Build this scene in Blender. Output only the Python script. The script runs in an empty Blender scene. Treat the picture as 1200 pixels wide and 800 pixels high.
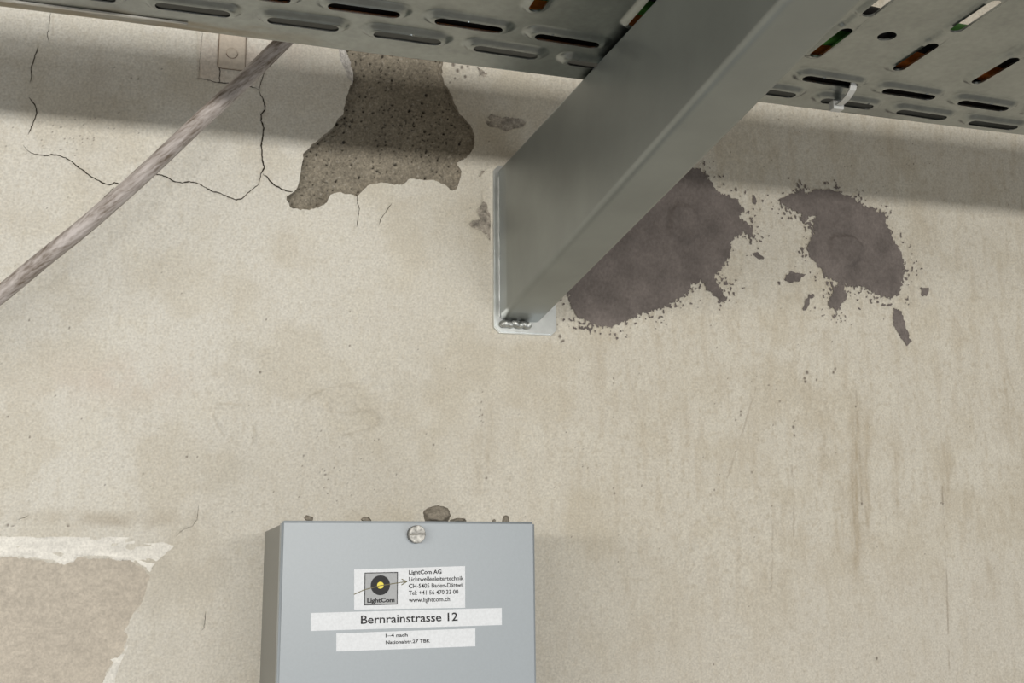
import bpy, bmesh, math, random
import numpy as np
from mathutils import Vector, Matrix

# ------------------------------------------------------------------ camera, light, exposure
random.seed(7)
SC = bpy.context.scene
COL = SC.collection
F, DIST, ZC = 1350.0, 0.84, 2.20            # focal length in px of the 1200 wide frame, camera to wall, camera height
YAW, PITCH, ROLL = (math.radians(a) for a in (16.25, 11.35, -0.45))
_fw = np.array([math.sin(YAW) * math.cos(PITCH), math.cos(YAW) * math.cos(PITCH), math.sin(PITCH)])
_r0 = np.array([math.cos(YAW), -math.sin(YAW), 0.0])
_u0 = np.cross(_r0, _fw)
_rt = _r0 * math.cos(ROLL) + _u0 * math.sin(ROLL)
_up = -_r0 * math.sin(ROLL) + _u0 * math.cos(ROLL)
cam = bpy.data.cameras.new('camera')
cam.sensor_width = 36.0
cam.lens = F / 1200 * 36
cam.clip_start = 0.01
co = bpy.data.objects.new('camera', cam)
COL.objects.link(co)
M = Matrix.Identity(4)
for i in range(3):
    M[i][0], M[i][1], M[i][2] = _rt[i], _up[i], -_fw[i]
M[0][3], M[1][3], M[2][3] = 0.0, -DIST, ZC
co.matrix_world = M
SC.camera = co

w = bpy.data.worlds.new('room_light')
SC.world = w
w.use_nodes = True
w.node_tree.nodes['Background'].inputs[0].default_value = (1.0, 0.93, 0.81, 1)
w.node_tree.nodes['Background'].inputs[1].default_value = 0.235

def area(name, loc, target, sx, sy, power, color, spread=180):
    l = bpy.data.lights.new(name, 'AREA')
    l.shape = 'RECTANGLE'; l.size = sx; l.size_y = sy; l.energy = power; l.color = color
    l.spread = math.radians(spread)
    o = bpy.data.objects.new(name, l); COL.objects.link(o)
    o.location = loc
    o.rotation_euler = (Vector(target) - Vector(loc)).to_track_quat('-Z', 'Y').to_euler()
    return o
# the long row of tubes along the room behind the photographer
area('tube_light', (0.1, -2.55, ZC + 0.135), (0.1, 0, ZC + 0.135), 1.3, 0.13, 27, (1.0, 0.975, 0.925))
area('tube_row_light', (-2.2, -2.55, ZC + 0.135), (-2.2, 0, ZC + 0.135), 3.0, 0.13, 48, (1.0, 0.975, 0.925))
# added cool fill, low behind to the right, lifting arm underside and box
area('cool_fill_light', (1.3, -2.3, ZC - 1.3), (0.25, 0, ZC), 1.4, 1.2, 12, (0.84, 0.92, 1.0))
SC.view_settings.view_transform = 'Standard'
SC.view_settings.look = 'None'
SC.view_settings.exposure = 0.0
SC.view_settings.gamma = 1.0

# ------------------------------------------------------------------ helpers
def at(px, py, d=0.0):
    """point of the plane d metres in front of the wall that lies at photo pixel px, py -> (x, z)"""
    v = _fw + _rt * (px - 600) / F - _up * (py - 400) / F
    k = (DIST - d) / v[1]
    return (v[0] * k, ZC + v[2] * k)
def poly(pts, ox=0, oy=0, s=1.0):
    return np.array([at(ox + x / s, oy + y / s) for x, y in pts])

_tab = np.random.RandomState(3).rand(8, 256, 256).astype(np.float32)
def vn(x, z, sx, sz=None, seed=0):
    sz = sz or sx
    a = x / sx + seed * 17.31; b = z / sz + seed * 9.77
    i = np.floor(a).astype(int); j = np.floor(b).astype(int)
    fx = a - i; fz = b - j
    fx = fx * fx * (3 - 2 * fx); fz = fz * fz * (3 - 2 * fz)
    t = _tab[seed % 8]
    i0, i1, j0, j1 = i & 255, (i + 1) & 255, j & 255, (j + 1) & 255
    return (t[i0, j0] * (1 - fx) + t[i1, j0] * fx) * (1 - fz) + (t[i0, j1] * (1 - fx) + t[i1, j1] * fx) * fz
_ang = np.random.RandomState(11).rand(8, 256, 256).astype(np.float32) * 2 * np.pi
_gx, _gz = np.cos(_ang), np.sin(_ang)
def pn(x, z, sx, sz=None, seed=0):
    sz = sz or sx
    c, s_ = math.cos(0.5 + seed), math.sin(0.5 + seed)
    X, Z = x / sx, z / sz
    a = X * c - Z * s_ + seed * 17.31; b = X * s_ + Z * c + seed * 9.77
    if sz != sx: a, b = X + seed * 17.31, Z + seed * 9.77
    i = np.floor(a).astype(int); j = np.floor(b).astype(int)
    fx = a - i; fz = b - j
    u = fx * fx * fx * (fx * (fx * 6 - 15) + 10); v = fz * fz * fz * (fz * (fz * 6 - 15) + 10)
    i0, i1, j0, j1 = i & 255, (i + 1) & 255, j & 255, (j + 1) & 255
    gx, gz = _gx[seed % 8], _gz[seed % 8]
    n00 = gx[i0, j0] * fx + gz[i0, j0] * fz; n10 = gx[i1, j0] * (fx - 1) + gz[i1, j0] * fz
    n01 = gx[i0, j1] * fx + gz[i0, j1] * (fz - 1); n11 = gx[i1, j1] * (fx - 1) + gz[i1, j1] * (fz - 1)
    return ((n00 * (1 - u) + n10 * u) * (1 - v) + (n01 * (1 - u) + n11 * u) * v) * 1.4      # about -1 .. 1
def pfbm(x, z, sx, sz=None, seed=0, oct=3, g=0.5):
    sz = sz or sx
    s = 0; a = 1; n = 0
    for k in range(oct): s = s + a * pn(x, z, sx / 2 ** k, sz / 2 ** k, seed + k); n += a; a *= g
    return s / n
def fbm(x, z, sx, sz=None, seed=0, oct=4, g=0.5):
    sz = sz or sx
    s = 0; a = 1; n = 0
    for k in range(oct):
        s = s + a * vn(x, z, sx / 2 ** k, sz / 2 ** k, seed + k)
        n += a; a *= g
    return s / n - 0.5                       # about -0.35 .. 0.35
def sstep(a, b, x):
    t = np.clip((x - a) / (b - a), 0, 1)
    return t * t * (3 - 2 * t)
def sdf(P, x, z):
    """signed distance to polygon P, negative inside; far away only a bound"""
    sh = x.shape; x = x.ravel(); z = z.ravel()
    lo = P.min(0) - 0.06; hi = P.max(0) + 0.06
    out = np.full(x.shape, 0.06)
    m = (x > lo[0]) & (x < hi[0]) & (z > lo[1]) & (z < hi[1])
    X = x[m]; Z = z[m]
    d = np.full(X.shape, 1e9); ins = np.zeros(X.shape, bool)
    n = len(P)
    for k in range(n):
        a = P[k]; b = P[(k + 1) % n]; e = b - a
        t = np.clip(((X - a[0]) * e[0] + (Z - a[1]) * e[1]) / (e @ e + 1e-18), 0, 1)
        d = np.minimum(d, (X - a[0] - t * e[0]) ** 2 + (Z - a[1] - t * e[1]) ** 2)
        c = (a[1] > Z) != (b[1] > Z)
        with np.errstate(divide='ignore', invalid='ignore'):
            c &= X < (b[0] - a[0]) * (Z - a[1]) / (b[1] - a[1]) + a[0]
        ins ^= c
    d = np.sqrt(d); d[ins] *= -1
    out[m] = np.minimum(d, 0.06)
    return out.reshape(sh)
def segdist(P, x, z):
    d = np.full(x.shape, 1e9)
    for k in range(len(P) - 1):
        a, b = P[k], P[k + 1]; e = b - a
        t = np.clip(((x - a[0]) * e[0] + (z - a[1]) * e[1]) / (e @ e + 1e-18), 0, 1)
        d = np.minimum(d, np.hypot(x - a[0] - t * e[0], z - a[1] - t * e[1]))
    return d

def link(name, me, mat=None, parent=None):
    o = bpy.data.objects.new(name, me); COL.objects.link(o)
    if mat: me.materials.append(mat)
    if parent: o.parent = parent
    return o
def fast_mesh(name, verts, quads, color=None, smooth=True):
    me = bpy.data.meshes.new(name)
    nv, nq = len(verts), len(quads)
    me.vertices.add(nv); me.vertices.foreach_set('co', np.ascontiguousarray(verts, np.float32).ravel())
    me.loops.add(nq * 4); me.loops.foreach_set('vertex_index', np.ascontiguousarray(quads, np.int32).ravel())
    me.polygons.add(nq); me.polygons.foreach_set('loop_start', np.arange(0, nq * 4, 4, dtype=np.int32))
    me.polygons.foreach_set('loop_total', np.full(nq, 4, np.int32))
    me.update(calc_edges=True)
    me.polygons.foreach_set('use_smooth', np.full(nq, smooth))
    if color is not None:
        a = me.color_attributes.new('albedo', 'FLOAT_COLOR', 'POINT')
        c = np.ones((nv, 4), np.float32); c[:, :3] = color
        a.data.foreach_set('color', c.ravel())
    me.validate()
    return me
def sheet(name, xs, zs, field, place, color, mat, parent=None, rim=None, rim_color=None):
    """a surface over the grid xs * zs, kept where field < 0, its border snapped to field = 0.
    place(x, z) -> (N,3) points; rim: offset vector given to the extruded border"""
    X, Z = np.meshgrid(xs, zs, indexing='ij')
    nx, nz = X.shape
    if field is not None:
        f = field(X, Z)
        gx, gz = np.gradient(f, xs, zs)
        g2 = gx * gx + gz * gz + 1e-9
        cx = np.gradient(xs)[:, None]; cz = np.gradient(zs)[None, :]
        dx = np.clip(-f * gx / g2, -0.6 * cx, 0.6 * cx); dz = np.clip(-f * gz / g2, -0.6 * cz, 0.6 * cz)
        near = (np.abs(f) < 0.9 * np.maximum(cx, cz) * np.sqrt(g2))
        fm = (f[:-1, :-1] + f[1:, :-1] + f[:-1, 1:] + f[1:, 1:]) < 0
        X = np.where(near, X + dx, X); Z = np.where(near, Z + dz, Z)
    else:
        fm = np.ones((nx - 1, nz - 1), bool)
    idx = np.arange(nx * nz).reshape(nx, nz)
    q = np.stack([idx[:-1, :-1], idx[1:, :-1], idx[1:, 1:], idx[:-1, 1:]], -1)[fm]
    used = np.unique(q)
    re = np.full(nx * nz, -1); re[used] = np.arange(len(used))
    q = re[q]
    x = X.ravel()[used]; z = Z.ravel()[used]
    V = place(x, z); C = color(x, z)
    if rim is not None:
        e = np.concatenate([q[:, [0, 1]], q[:, [1, 2]], q[:, [2, 3]], q[:, [3, 0]]])
        key = np.sort(e, 1); key = key[:, 0].astype(np.int64) * len(V) + key[:, 1]
        u, inv, cnt = np.unique(key, return_inverse=True, return_counts=True)
        b = e[cnt[inv] == 1]
        k = len(V); n = len(b)
        top = V[b]                                                # n,2,3
        V = np.concatenate([V, top.reshape(-1, 3), (top + np.array(rim)).reshape(-1, 3)])
        rc = C[b].reshape(-1, 3) if rim_color is None else np.tile(np.array(rim_color), (2 * n, 1))
        C = np.concatenate([C, rc, rc])
        a = k + 2 * np.arange(n)
        q = np.concatenate([q, np.stack([a + 1, a, a + 2 * n, a + 2 * n + 1], -1)])
    return link(name, fast_mesh(name, V, q, C), mat, parent)
def tag(o, label=None, cat=None, group=None, kind=None):
    if label: o['label'] = label
    if cat: o['category'] = cat
    if group: o['group'] = group
    if kind: o['kind'] = kind
    return o
def empty(name, loc, label, cat, group=None):
    o = bpy.data.objects.new(name, None); COL.objects.link(o)
    o.empty_display_size = 0.02; o.location = loc
    return tag(o, label, cat, group)
def hang(o, root):
    """parent a part modelled in world coordinates"""
    o.parent = root
    o.matrix_parent_inverse = Matrix.Translation(root.location).inverted()
    return o
def bm_obj(name, bm, mat, root=None, smooth=False):
    me = bpy.data.meshes.new(name)
    bmesh.ops.recalc_face_normals(bm, faces=bm.faces)
    bm.to_mesh(me); bm.free()
    if smooth:
        for p in me.polygons: p.use_smooth = True
    o = link(name, me, mat)
    if root is not None: hang(o, root)
    return o
def box_bm(x0, x1, y0, y1, z0, z1, bev=0.0, seg=2):
    bm = bmesh.new()
    bmesh.ops.create_cube(bm, size=1)
    for v in bm.verts:
        v.co = Vector(((x0 + x1) / 2 + v.co.x * (x1 - x0), (y0 + y1) / 2 + v.co.y * (y1 - y0), (z0 + z1) / 2 + v.co.z * (z1 - z0)))
    if bev: bmesh.ops.bevel(bm, geom=bm.edges[:], offset=bev, segments=seg, affect='EDGES', profile=0.5)
    return bm
def catmull(P, n):
    P = [Vector(p) for p in P]; P = [P[0] * 2 - P[1]] + P + [P[-1] * 2 - P[-2]]
    out = []
    for i in range(1, len(P) - 2):
        a, b, c, d = P[i - 1:i + 3]
        for k in range(n):
            t = k / n
            out.append(0.5 * (2 * b + (c - a) * t + (2 * a - 5 * b + 4 * c - d) * t * t + (3 * b - a - 3 * c + d) * t ** 3))
    out.append(P[-2]); return out
def tube_bm(pts, r, seg=20, wob=0.0):
    bm = bmesh.new(); rings = []
    for i, p in enumerate(pts):
        t = (pts[min(i + 1, len(pts) - 1)] - pts[max(i - 1, 0)]).normalized()
        s = t.cross(Vector((0, 1, 0.01))).normalized(); b = s.cross(t)
        rr = r * (1 + wob * (random.random() - 0.5))
        rings.append([bm.verts.new(p + rr * (math.cos(a) * s + math.sin(a) * b)) for a in [2 * math.pi * k / seg for k in range(seg)]])
    for A, B in zip(rings, rings[1:]):
        for k in range(seg): bm.faces.new((A[k], A[(k + 1) % seg], B[(k + 1) % seg], B[k]))
    bm.faces.new(rings[0][::-1]); bm.faces.new(rings[-1])
    return bm

# ------------------------------------------------------------------ materials
def new_mat(name):
    m = bpy.data.materials.new(name); m.use_nodes = True
    nt = m.node_tree; return m, nt, nt.nodes['Principled BSDF']
def noise_node(nt, scale, detail=4, rough=0.55, coord='Object', stretch=None):
    tc = nt.nodes.new('ShaderNodeTexCoord'); n = nt.nodes.new('ShaderNodeTexNoise')
    n.inputs['Scale'].default_value = scale; n.inputs['Detail'].default_value = detail; n.inputs['Roughness'].default_value = rough
    if stretch:
        mp = nt.nodes.new('ShaderNodeMapping'); mp.inputs['Scale'].default_value = stretch
        nt.links.new(tc.outputs[coord], mp.inputs[0]); nt.links.new(mp.outputs[0], n.inputs[0])
    else: nt.links.new(tc.outputs[coord], n.inputs[0])
    return n
def ramp(nt, src, lo, hi, a, b):
    r = nt.nodes.new('ShaderNodeMapRange')
    r.inputs[1].default_value = lo; r.inputs[2].default_value = hi; r.inputs[3].default_value = a; r.inputs[4].default_value = b
    nt.links.new(src, r.inputs[0]); return r.outputs[0]
def grain_mat(name, base=None, amp=0.12, scale=900, rough=0.9, bump=0.2, bscale=500, bdist=0.0004, spec=0.25, metal=0.0, stretch=None, coat=0):
    """albedo (attribute or flat) times fine grain, with a fine bump"""
    m, nt, p = new_mat(name)
    n = noise_node(nt, scale, stretch=stretch)
    k = ramp(nt, n.outputs[0], 0.25, 0.75, 1 - amp, 1 + amp)
    mul = nt.nodes.new('ShaderNodeVectorMath'); mul.operation = 'SCALE'
    if base is None:
        at_ = nt.nodes.new('ShaderNodeVertexColor'); at_.layer_name = 'albedo'
        nt.links.new(at_.outputs[0], mul.inputs[0])
    else: mul.inputs[0].default_value = base
    nt.links.new(k, mul.inputs['Scale']); nt.links.new(mul.outputs[0], p.inputs['Base Color'])
    p.inputs['Roughness'].default_value = rough; p.inputs['Metallic'].default_value = metal
    p.inputs['Specular IOR Level'].default_value = spec
    if bump:
        b = nt.nodes.new('ShaderNodeBump'); b.inputs['Strength'].default_value = bump; b.inputs['Distance'].default_value = bdist
        n2 = noise_node(nt, bscale, 5, 0.6, stretch=stretch)
        nt.links.new(n2.outputs[0], b.inputs['Height']); nt.links.new(b.outputs[0], p.inputs['Normal'])
    return m
def flat_mat(name, c, rough=0.6, metal=0.0, spec=0.3):
    m, nt, p = new_mat(name)
    n = noise_node(nt, 700); k = ramp(nt, n.outputs[0], 0.3, 0.7, 0.94, 1.06)
    mul = nt.nodes.new('ShaderNodeVectorMath'); mul.operation = 'SCALE'; mul.inputs[0].default_value = c
    nt.links.new(k, mul.inputs['Scale']); nt.links.new(mul.outputs[0], p.inputs['Base Color'])
    p.inputs['Roughness'].default_value = rough; p.inputs['Metallic'].default_value = metal; p.inputs['Specular IOR Level'].default_value = spec
    return m
WALL = grain_mat('painted_plaster', amp=0.17, scale=600, rough=0.85, bump=0.35, bscale=420, bdist=0.0005)
MORT = grain_mat('mortar', amp=0.10, scale=900, rough=0.95, bump=0.4, bscale=700, bdist=0.0005)
CONC = grain_mat('rough_concrete', amp=0.30, scale=700, rough=0.95, bump=0.9, bscale=500, bdist=0.0012)
STEEL = grain_mat('galvanised_steel', None, amp=0.10, scale=260, rough=0.30, bump=0.10, bscale=700, bdist=0.0002, metal=1.0, spec=0.5)
ARM = grain_mat('galvanised_arm', (0.285, 0.305, 0.295), amp=0.12, scale=16, rough=0.42, bump=0.06, bscale=600, bdist=0.0002, metal=0.8, stretch=(1, 1, 1))
ZINC = grain_mat('bright_zinc', (0.72, 0.74, 0.73), amp=0.10, scale=120, rough=0.28, bump=0.15, bscale=150, bdist=0.0004, metal=0.95)
LID = grain_mat('grey_powder_coat', (0.355, 0.39, 0.42), amp=0.03, scale=900, rough=0.34, bump=0.10, bscale=700, bdist=0.0003, spec=0.4)
BODY = grain_mat('grey_box_paint', (0.30, 0.30, 0.28), amp=0.04, scale=500, rough=0.6, bump=0.1)
PAPER = flat_mat('white_label_paper', (0.74, 0.76, 0.79), 0.5)
INK = flat_mat('black_ink', (0.012, 0.012, 0.014), 0.5)
CRACK = flat_mat('crack_depth_shade', (0.035, 0.028, 0.02), 1.0, spec=0)  # the darkness of the crack depth is put into this colour

# ------------------------------------------------------------------ wall
SPALL = poly([(250,-60),(242,-10),(240,45),(245,90),(262,140),(285,190),(300,207),(285,245),(272,290),(262,335),(215,400),(180,430),(130,470),
    (95,510),(85,560),(80,600),(70,645),(55,670),(20,690),(35,735),(75,748),(120,748),(165,735),(195,710),(210,680),(240,672),(280,680),(320,690),
    (345,665),(380,640),(430,630),(480,640),(520,638),(550,615),(600,620),(660,625),(700,645),(725,665),(745,660),(760,625),(770,585),(745,550),
    (790,520),(815,500),(825,440),(815,405),(790,370),(760,340),(735,290),(715,240),(695,215),(682,170),(690,110),(684,40),(670,-60)], 330, 40, 3.6375)
CHIPS = [poly(p, 300, 0, 3.0) for p in (
    [(808,415),(825,402),(850,405),(870,412),(900,408),(935,418),(947,432),(940,445),(905,452),(880,460),(850,450),(825,447),(810,436)],
    [(775,235),(795,240),(815,258),(805,272),(790,265),(782,275),(786,250)])]
CHIPS.append(poly([(95,160),(106,205),(122,245),(128,250),(128,375),(112,352),(85,325),(45,312),(36,298),(52,282),(85,280),(68,242),(90,215)], 540, 180, 3.636))
CHIPS.append(poly([(75,100),(88,75),(120,62),(126,66),(100,78),(86,98)], 540, 180, 3.636))
BARE = poly([(-60,318),(0,315),(60,305),(150,320),(240,330),(300,312),(420,312),(515,320),(560,350),(585,382),(570,440),(540,510),(510,550),(490,590),
    (495,630),(480,680),(440,720),(415,760),(400,800),(380,870),(-60,880)], 0, 560, 3.333)
FILL = [poly([(-60,228),(0,225),(200,226),(530,224),(545,250),(640,245),(690,262),(650,300),(615,330),(588,372),(560,350),(515,320),(470,322),(420,308),
    (300,306),(290,330),(240,334),(150,318),(60,305),(-60,318)], 0, 560, 3.333),
    poly([(498,630),(505,660),(490,690),(470,740),(455,780),(440,860),(385,860),(400,800),(415,760),(440,720),(425,708),(460,695),(482,680)], 0, 560, 3.333)]
CRACKS = [([(27,170),(33,177),(40,181),(46,181),(52,183),(60,181),(68,182),(77,185),(85,190),(93,197),(100,202),(106,207),(112,210),(120,214),(128,217),(134,214),(140,216),(150,212),(157,210),(166,205),(176,203),(188,205),(196,208),(205,213),(213,214),(222,213),(232,215),(240,219),(248,224),(258,226),(268,231),(277,234),(285,232),(289,227),(295,222),(303,216),(304,208)],0.8),
    ([(303,104),(305,110),(308,115),(310,122),(311,128),(306,134),(306,141),(309,150),(308,160),(306,170),(307,178),(307,187),(310,196),(306,203),(304,212)],0.95),
    ([(308,204),(313,207),(317,213),(321,216),(330,221),(337,224),(344,225)],0.95),
    ([(34,114),(39,120),(42,126),(43,132),(40,141),(36,150),(33,158)],0.6),
    ([(45,54),(42,62),(39,72),(36,80),(37,90),(35,97)],0.6),
    ([(59,14),(58,25),(57,34),(55,41),(58,50)],0.35),
    ([(259,34),(257,48),(256,58),(256,74),(258,84),(257,97)],0.65),
    ([(231,91),(240,93),(252,96),(262,97),(275,98),(290,101),(303,104)],0.5),
    ([(310,78),(309,88),(306,97),(304,104)],0.45),
    ([(238,30),(236,52),(234,70),(233,90)],0.2),
    ([(414,226),(419,229),(418,236),(421,243),(420,254),(418,266)],0.45),
    ([(459,238),(453,247),(447,255),(444,264)],0.35),
    ([(134,219),(128,226),(121,233)],0.35),
    ([(241,716),(240,728),(239,736),(235,739)],0.32),
    ([(233,590),(231,608),(226,616),(215,620),(206,628)],0.22),
    ([(33,603),(28,606),(21,609)],0.28),
    ([(927,748),(927,742)],0.3),
    ([(930,790),(929,838)],0.3)][:16]
CRK = [(np.array([at(*p) for p in pts]), wd) for pts, wd in CRACKS]

def surf(x, z):
    """relief of the plaster skin in metres towards the room, without the spall"""
    h = 0.0016 * fbm(x, z, 0.11, seed=1, oct=3) + 0.0006 * fbm(x, z, 0.018, seed=2, oct=3)
    rr = sstep(0.22, 0.34, x)
    h = h + (0.00018 + 0.00022 * rr) * fbm(x, z, 0.004, 0.006, seed=4, oct=2)
    return h
def surf_full(x, z):
    h = surf(x, z)
    for P in CHIPS: h = h - 0.0012 * sstep(0.0006, -0.0006, sdf(P, x, z))
    h = h - 0.0010 * sstep(0.0008, -0.0008, sdf(BARE, x, z) + 0.0032 * pfbm(x, z, 0.008, seed=5, oct=5, g=0.65))
    for P, wd in CRK:
        lo = P.min(0) - 0.006; hi = P.max(0) + 0.006
        m = (x > lo[0]) & (x < hi[0]) & (z > lo[1]) & (z < hi[1])
        if m.any():
            hh = h[m]; hh -= 0.0006 * sstep(0.0016, 0.0004, segdist(P, x[m], z[m])) ; h[m] = hh
    for P, a, wdt in RIDGES:
        lo = P.min(0) - 0.02; hi = P.max(0) + 0.02
        m = (x > lo[0]) & (x < hi[0]) & (z > lo[1]) & (z < hi[1])
        if m.any():
            hh = h[m]; hh += a * sstep(wdt, 0, segdist(P, x[m], z[m])); h[m] = hh
    # squarish old paint step around the painted-over clip
    d = sdf(CLIPPATCH, x, z)
    h = h + 0.0005 * sstep(0.0008, -0.0008, d)
    return h
RIDGES = [(np.array([at(*p) for p in pts]), a, wd) for pts, a, wd in (
    ([(383,474),(384,482),(400,484),(430,481),(440,486),(443,494),(436,501),(420,505),(402,510)], 0.0007, 0.003),
    ([(352,474),(366,462),(384,455),(400,452),(420,455)], 0.0005, 0.003),
    ([(252,476),(250,488),(256,502),(262,510)], 0.0006, 0.003),
    ([(254,474),(268,473),(283,474)], 0.0005, 0.002),
    ([(297,500),(298,512),(295,520)], 0.0007, 0.003),
    ([(62,12),(62,40)], -0.0006, 0.002), ([(232,10),(232,93)], -0.0006, 0.0015))]
CLIPPATCH = poly([(234,-20),(232,92),(305,103),(313,-20)])

CREAM = np.array([0.595, 0.555, 0.475])
DOTS = [(531,76,2.2),(536,83,2.0),(541,79,1.8),(545,90,1.6),(533,92,1.2),(527,97,1.0),(548,78,1.3),(656,394,1.8),(660,399,1.4),(651,372,1.2),(653,380,1.0),(538,71,1.6),
    (154,92,.9),(162,93,.9),(163,156,.6),(190,81,.8),(134,79,.7),(153,134,.5),(9,488,.9),(35,512,.9),(219,535,1.),(231,535,.7),(305,436,1.1),(410,365,.8),(410,405,.9),(312,374,.7),(81,384,.9),(34,375,.7),
    (376,505,.8),(372,512,.6),(381,556,.9),(444,515,.6),(438,516,.6),(508,521,.9),(570,560,1.1),(564,471,.8),(563,480,.9),(565,486,.9),(562,488,.7),(566,494,.7),(564,493,.6),(500,508,.6),(407,508,.5),(356,534,.7),(354,546,.6),(380,552,.6),(407,566,.6),(412,580,.6),(9,615,1.1),(80,616,.9),(15,616,.8),
    (719,443,.9),(719,449,.7),(719,489,.6),(683,777 - 0,.0),(901,451,.9),(910,456,.8),(881,447,.7),(887,441,.7),(837,473,.7),(881,553,1.),(837,574,1.1),(904,593,.8),(833,680-100,.5),(843,556,.6),(868,482,1.2),(868,486,1.2),(862,492,1.),(787,503,.7),(787,507,.7),(862,529,.6),
    (943,443,1.5),(946,436,1.8),(944,447,1.6),(957,445,1.2),(979,464-32,1.4),(975,400,.9),(977,436,1.5),(1003,476,1.2),(930,500,1.6),(931,510,1.3),(914,470,1.),(906,498,.8),(1010,890-300,1.2),(1027,771,1.4),(1019,500,.5),(1028,640,.6),(1105,590,1.),(932,493,.6),(724,658,.7),(752,569,.8),(833,381,.8),(836,778,.8),
    (720,678-100,1.2),(719,572,.8),(1103,489+100,.9),(725,627,.5),(840,770,.6),(617,356,1.),(658,400,1.2),(840,407,.9)]
def wall_color(x, z):
    c = np.tile(CREAM, (len(x), 1))
    def mix(t, col):
        nonlocal c
        t = np.clip(t, 0, 1)[:, None]; c = c * (1 - t) + np.array(col) * t
    lft = sstep(0.34, -0.02, x)
    mix(0.75 * lft, (0.695, 0.675, 0.62))                                  # smoother, paler filler coat on the left
    mix((0.55 - 0.20 * lft) * sstep(-0.05, 0.30, pfbm(x, z, 0.060, seed=11, oct=4)), (0.52, 0.465, 0.365))
    mix(0.35 * sstep(0.0, 0.35, pfbm(x, z, 0.034, seed=13, oct=4)), (0.66, 0.625, 0.54))
    rr = sstep(0.20, 0.36, x)
    mix((0.08 + 0.30 * rr) * sstep(0.0, 0.40, pfbm(x, z, 0.010, 0.050, seed=15)), (0.49, 0.43, 0.335))
    mix((0.10 + 0.28 * rr) * sstep(0.0, 0.40, pfbm(x, z, 0.0045, 0.014, seed=17)), (0.65, 0.61, 0.52))
    mix((0.24 + 0.30 * rr) * sstep(0.0, 0.5, pfbm(x, z, 0.0042, 0.0055, seed=19)), (0.46, 0.405, 0.315))
    mix(0.36 * sstep(-0.1, 0.6, pfbm(x, z, 0.0017, seed=20, oct=2)), (0.48, 0.43, 0.345))
    low = sstep(0.06, -0.07, z - ZC)
    mix(0.35 * low, (0.55, 0.515, 0.455))
    # above: soft grey shade low on the wall, put into the colour
    # brown run marks on the right
    for px, y0, y1, wpx, a in ((1003,470,690,9,.75),(1016,480,640,5,.6),(985,560,650,9,.35),(1050,520,620,6,.3),(1108,510,600,10,.35),(1180,430,520,16,.4),(965,480,560,6,.35),(560,500,590,7,.35),(575,470,560,9,.3),(700,385,460,10,.25),(1163,660,705,12,.3)):
        xa, za = at(px, y0); xb, zb = at(px, y1)
        t = (z - zb) / (za - zb); xc = xb + (xa - xb) * t
        wd = wpx / 1600.0
        g = np.exp(-((x - xc) / wd) ** 2) * sstep(-0.1, 0.25, t) * sstep(1.08, 0.85, t) * np.clip(0.6 + 0.9 * pfbm(x, z, 0.003, 0.02, seed=21), 0, 1.2)
        mix(a * g, (0.36, 0.29, 0.195))
    for px, y0, px2, y1, a in ((1104,570,1113,790,.5),(928,745-200,930,690-50,.35),(905,610,903,695,.3),(890,440,852,560,.35),(1002,440,1010,590,.35)):
        P = np.array([at(px, y0), at((px + px2) / 2 + 1, (y0 + y1) / 2), at(px2, y1)])
        mix(a * sstep(0.0011, 0.0003, segdist(P, x, z)) * sstep(-0.15, 0.1, fbm(x, z, 0.003, 0.01, seed=23)), (0.22, 0.17, 0.12))
    # faint pinkish worn filler, grey smudges
    for px, py, sx, sy, a, col in ((135,445,75,24,.55,(0.60,0.53,0.455)),(290,420,22,26,.5,(0.50,0.465,0.39)),(300,130,60,30,.25,(0.5,0.45,0.37)),(110,85,30,40,.3,(0.48,0.43,0.36)),(455,475,70,60,.35,(0.51,0.465,0.375)),(275,555,40,30,.35,(0.53,0.51,0.45)),
            (210,640,40,50,.4,(0.50,0.45,0.37)),(310,60,60,40,.35,(0.57,0.49,0.42)),(700,600,60,60,.3,(0.5,0.45,0.36)),(780,470,80,25,.3,(0.5,0.45,0.36)),(215,690,70,60,.3,(0.50,0.475,0.42)),(95,605,120,7,.5,(0.47,0.42,0.34)),(150,612,50,5,.5,(0.42,0.37,0.30)),(990,500,50,60,.3,(0.5,0.44,0.34)),(540,440,50,90,.2,(0.5,0.45,0.36))):
        xa, za = at(px, py)
        g = np.exp(-((x - xa) / (sx / 1600)) ** 2 - ((z - za) / (sy / 1600)) ** 2) * np.clip(0.75 + 3.0 * fbm(x, z, 0.014, seed=25), 0, 1.3)
        mix(a * g, col)
    d = sdf(CLIPPATCH, x, z)
    mix(0.35 * sstep(0.002, -0.002, d) * np.clip(0.6 + 3 * fbm(x, z, 0.02, seed=27), 0, 1.2), (0.56, 0.465, 0.40))
    for P, a, wdt in RIDGES:
        lo = P.min(0) - 0.01; hi = P.max(0) + 0.01
        m = (x > lo[0]) & (x < hi[0]) & (z > lo[1]) & (z < hi[1])
        t = np.zeros(len(x)); t[m] = 0.3 * sstep(0.0012, 0.0002, segdist(P, x[m], z[m])); mix(t, (0.42, 0.37, 0.29))
    for px, py, r in ALLDOTS:
        xa, za = at(px, py); r = r / 1000 * 0.75
        m = (np.abs(x - xa) < 0.006) & (np.abs(z - za) < 0.006)
        if m.any():
            t = np.zeros(len(x)); t[m] = 0.85 * sstep(r * 1.3, r * 0.5, np.hypot(x[m] - xa, (z[m] - za) * 0.8)); mix(t, (0.13, 0.105, 0.085))
    return c
rd = random.Random(5)
ALLDOTS = [d for d in DOTS if d[2] > 0]
for k in range(70): ALLDOTS.append((rd.uniform(0, 600), rd.uniform(60, 600), rd.uniform(.3, .55)))
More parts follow.
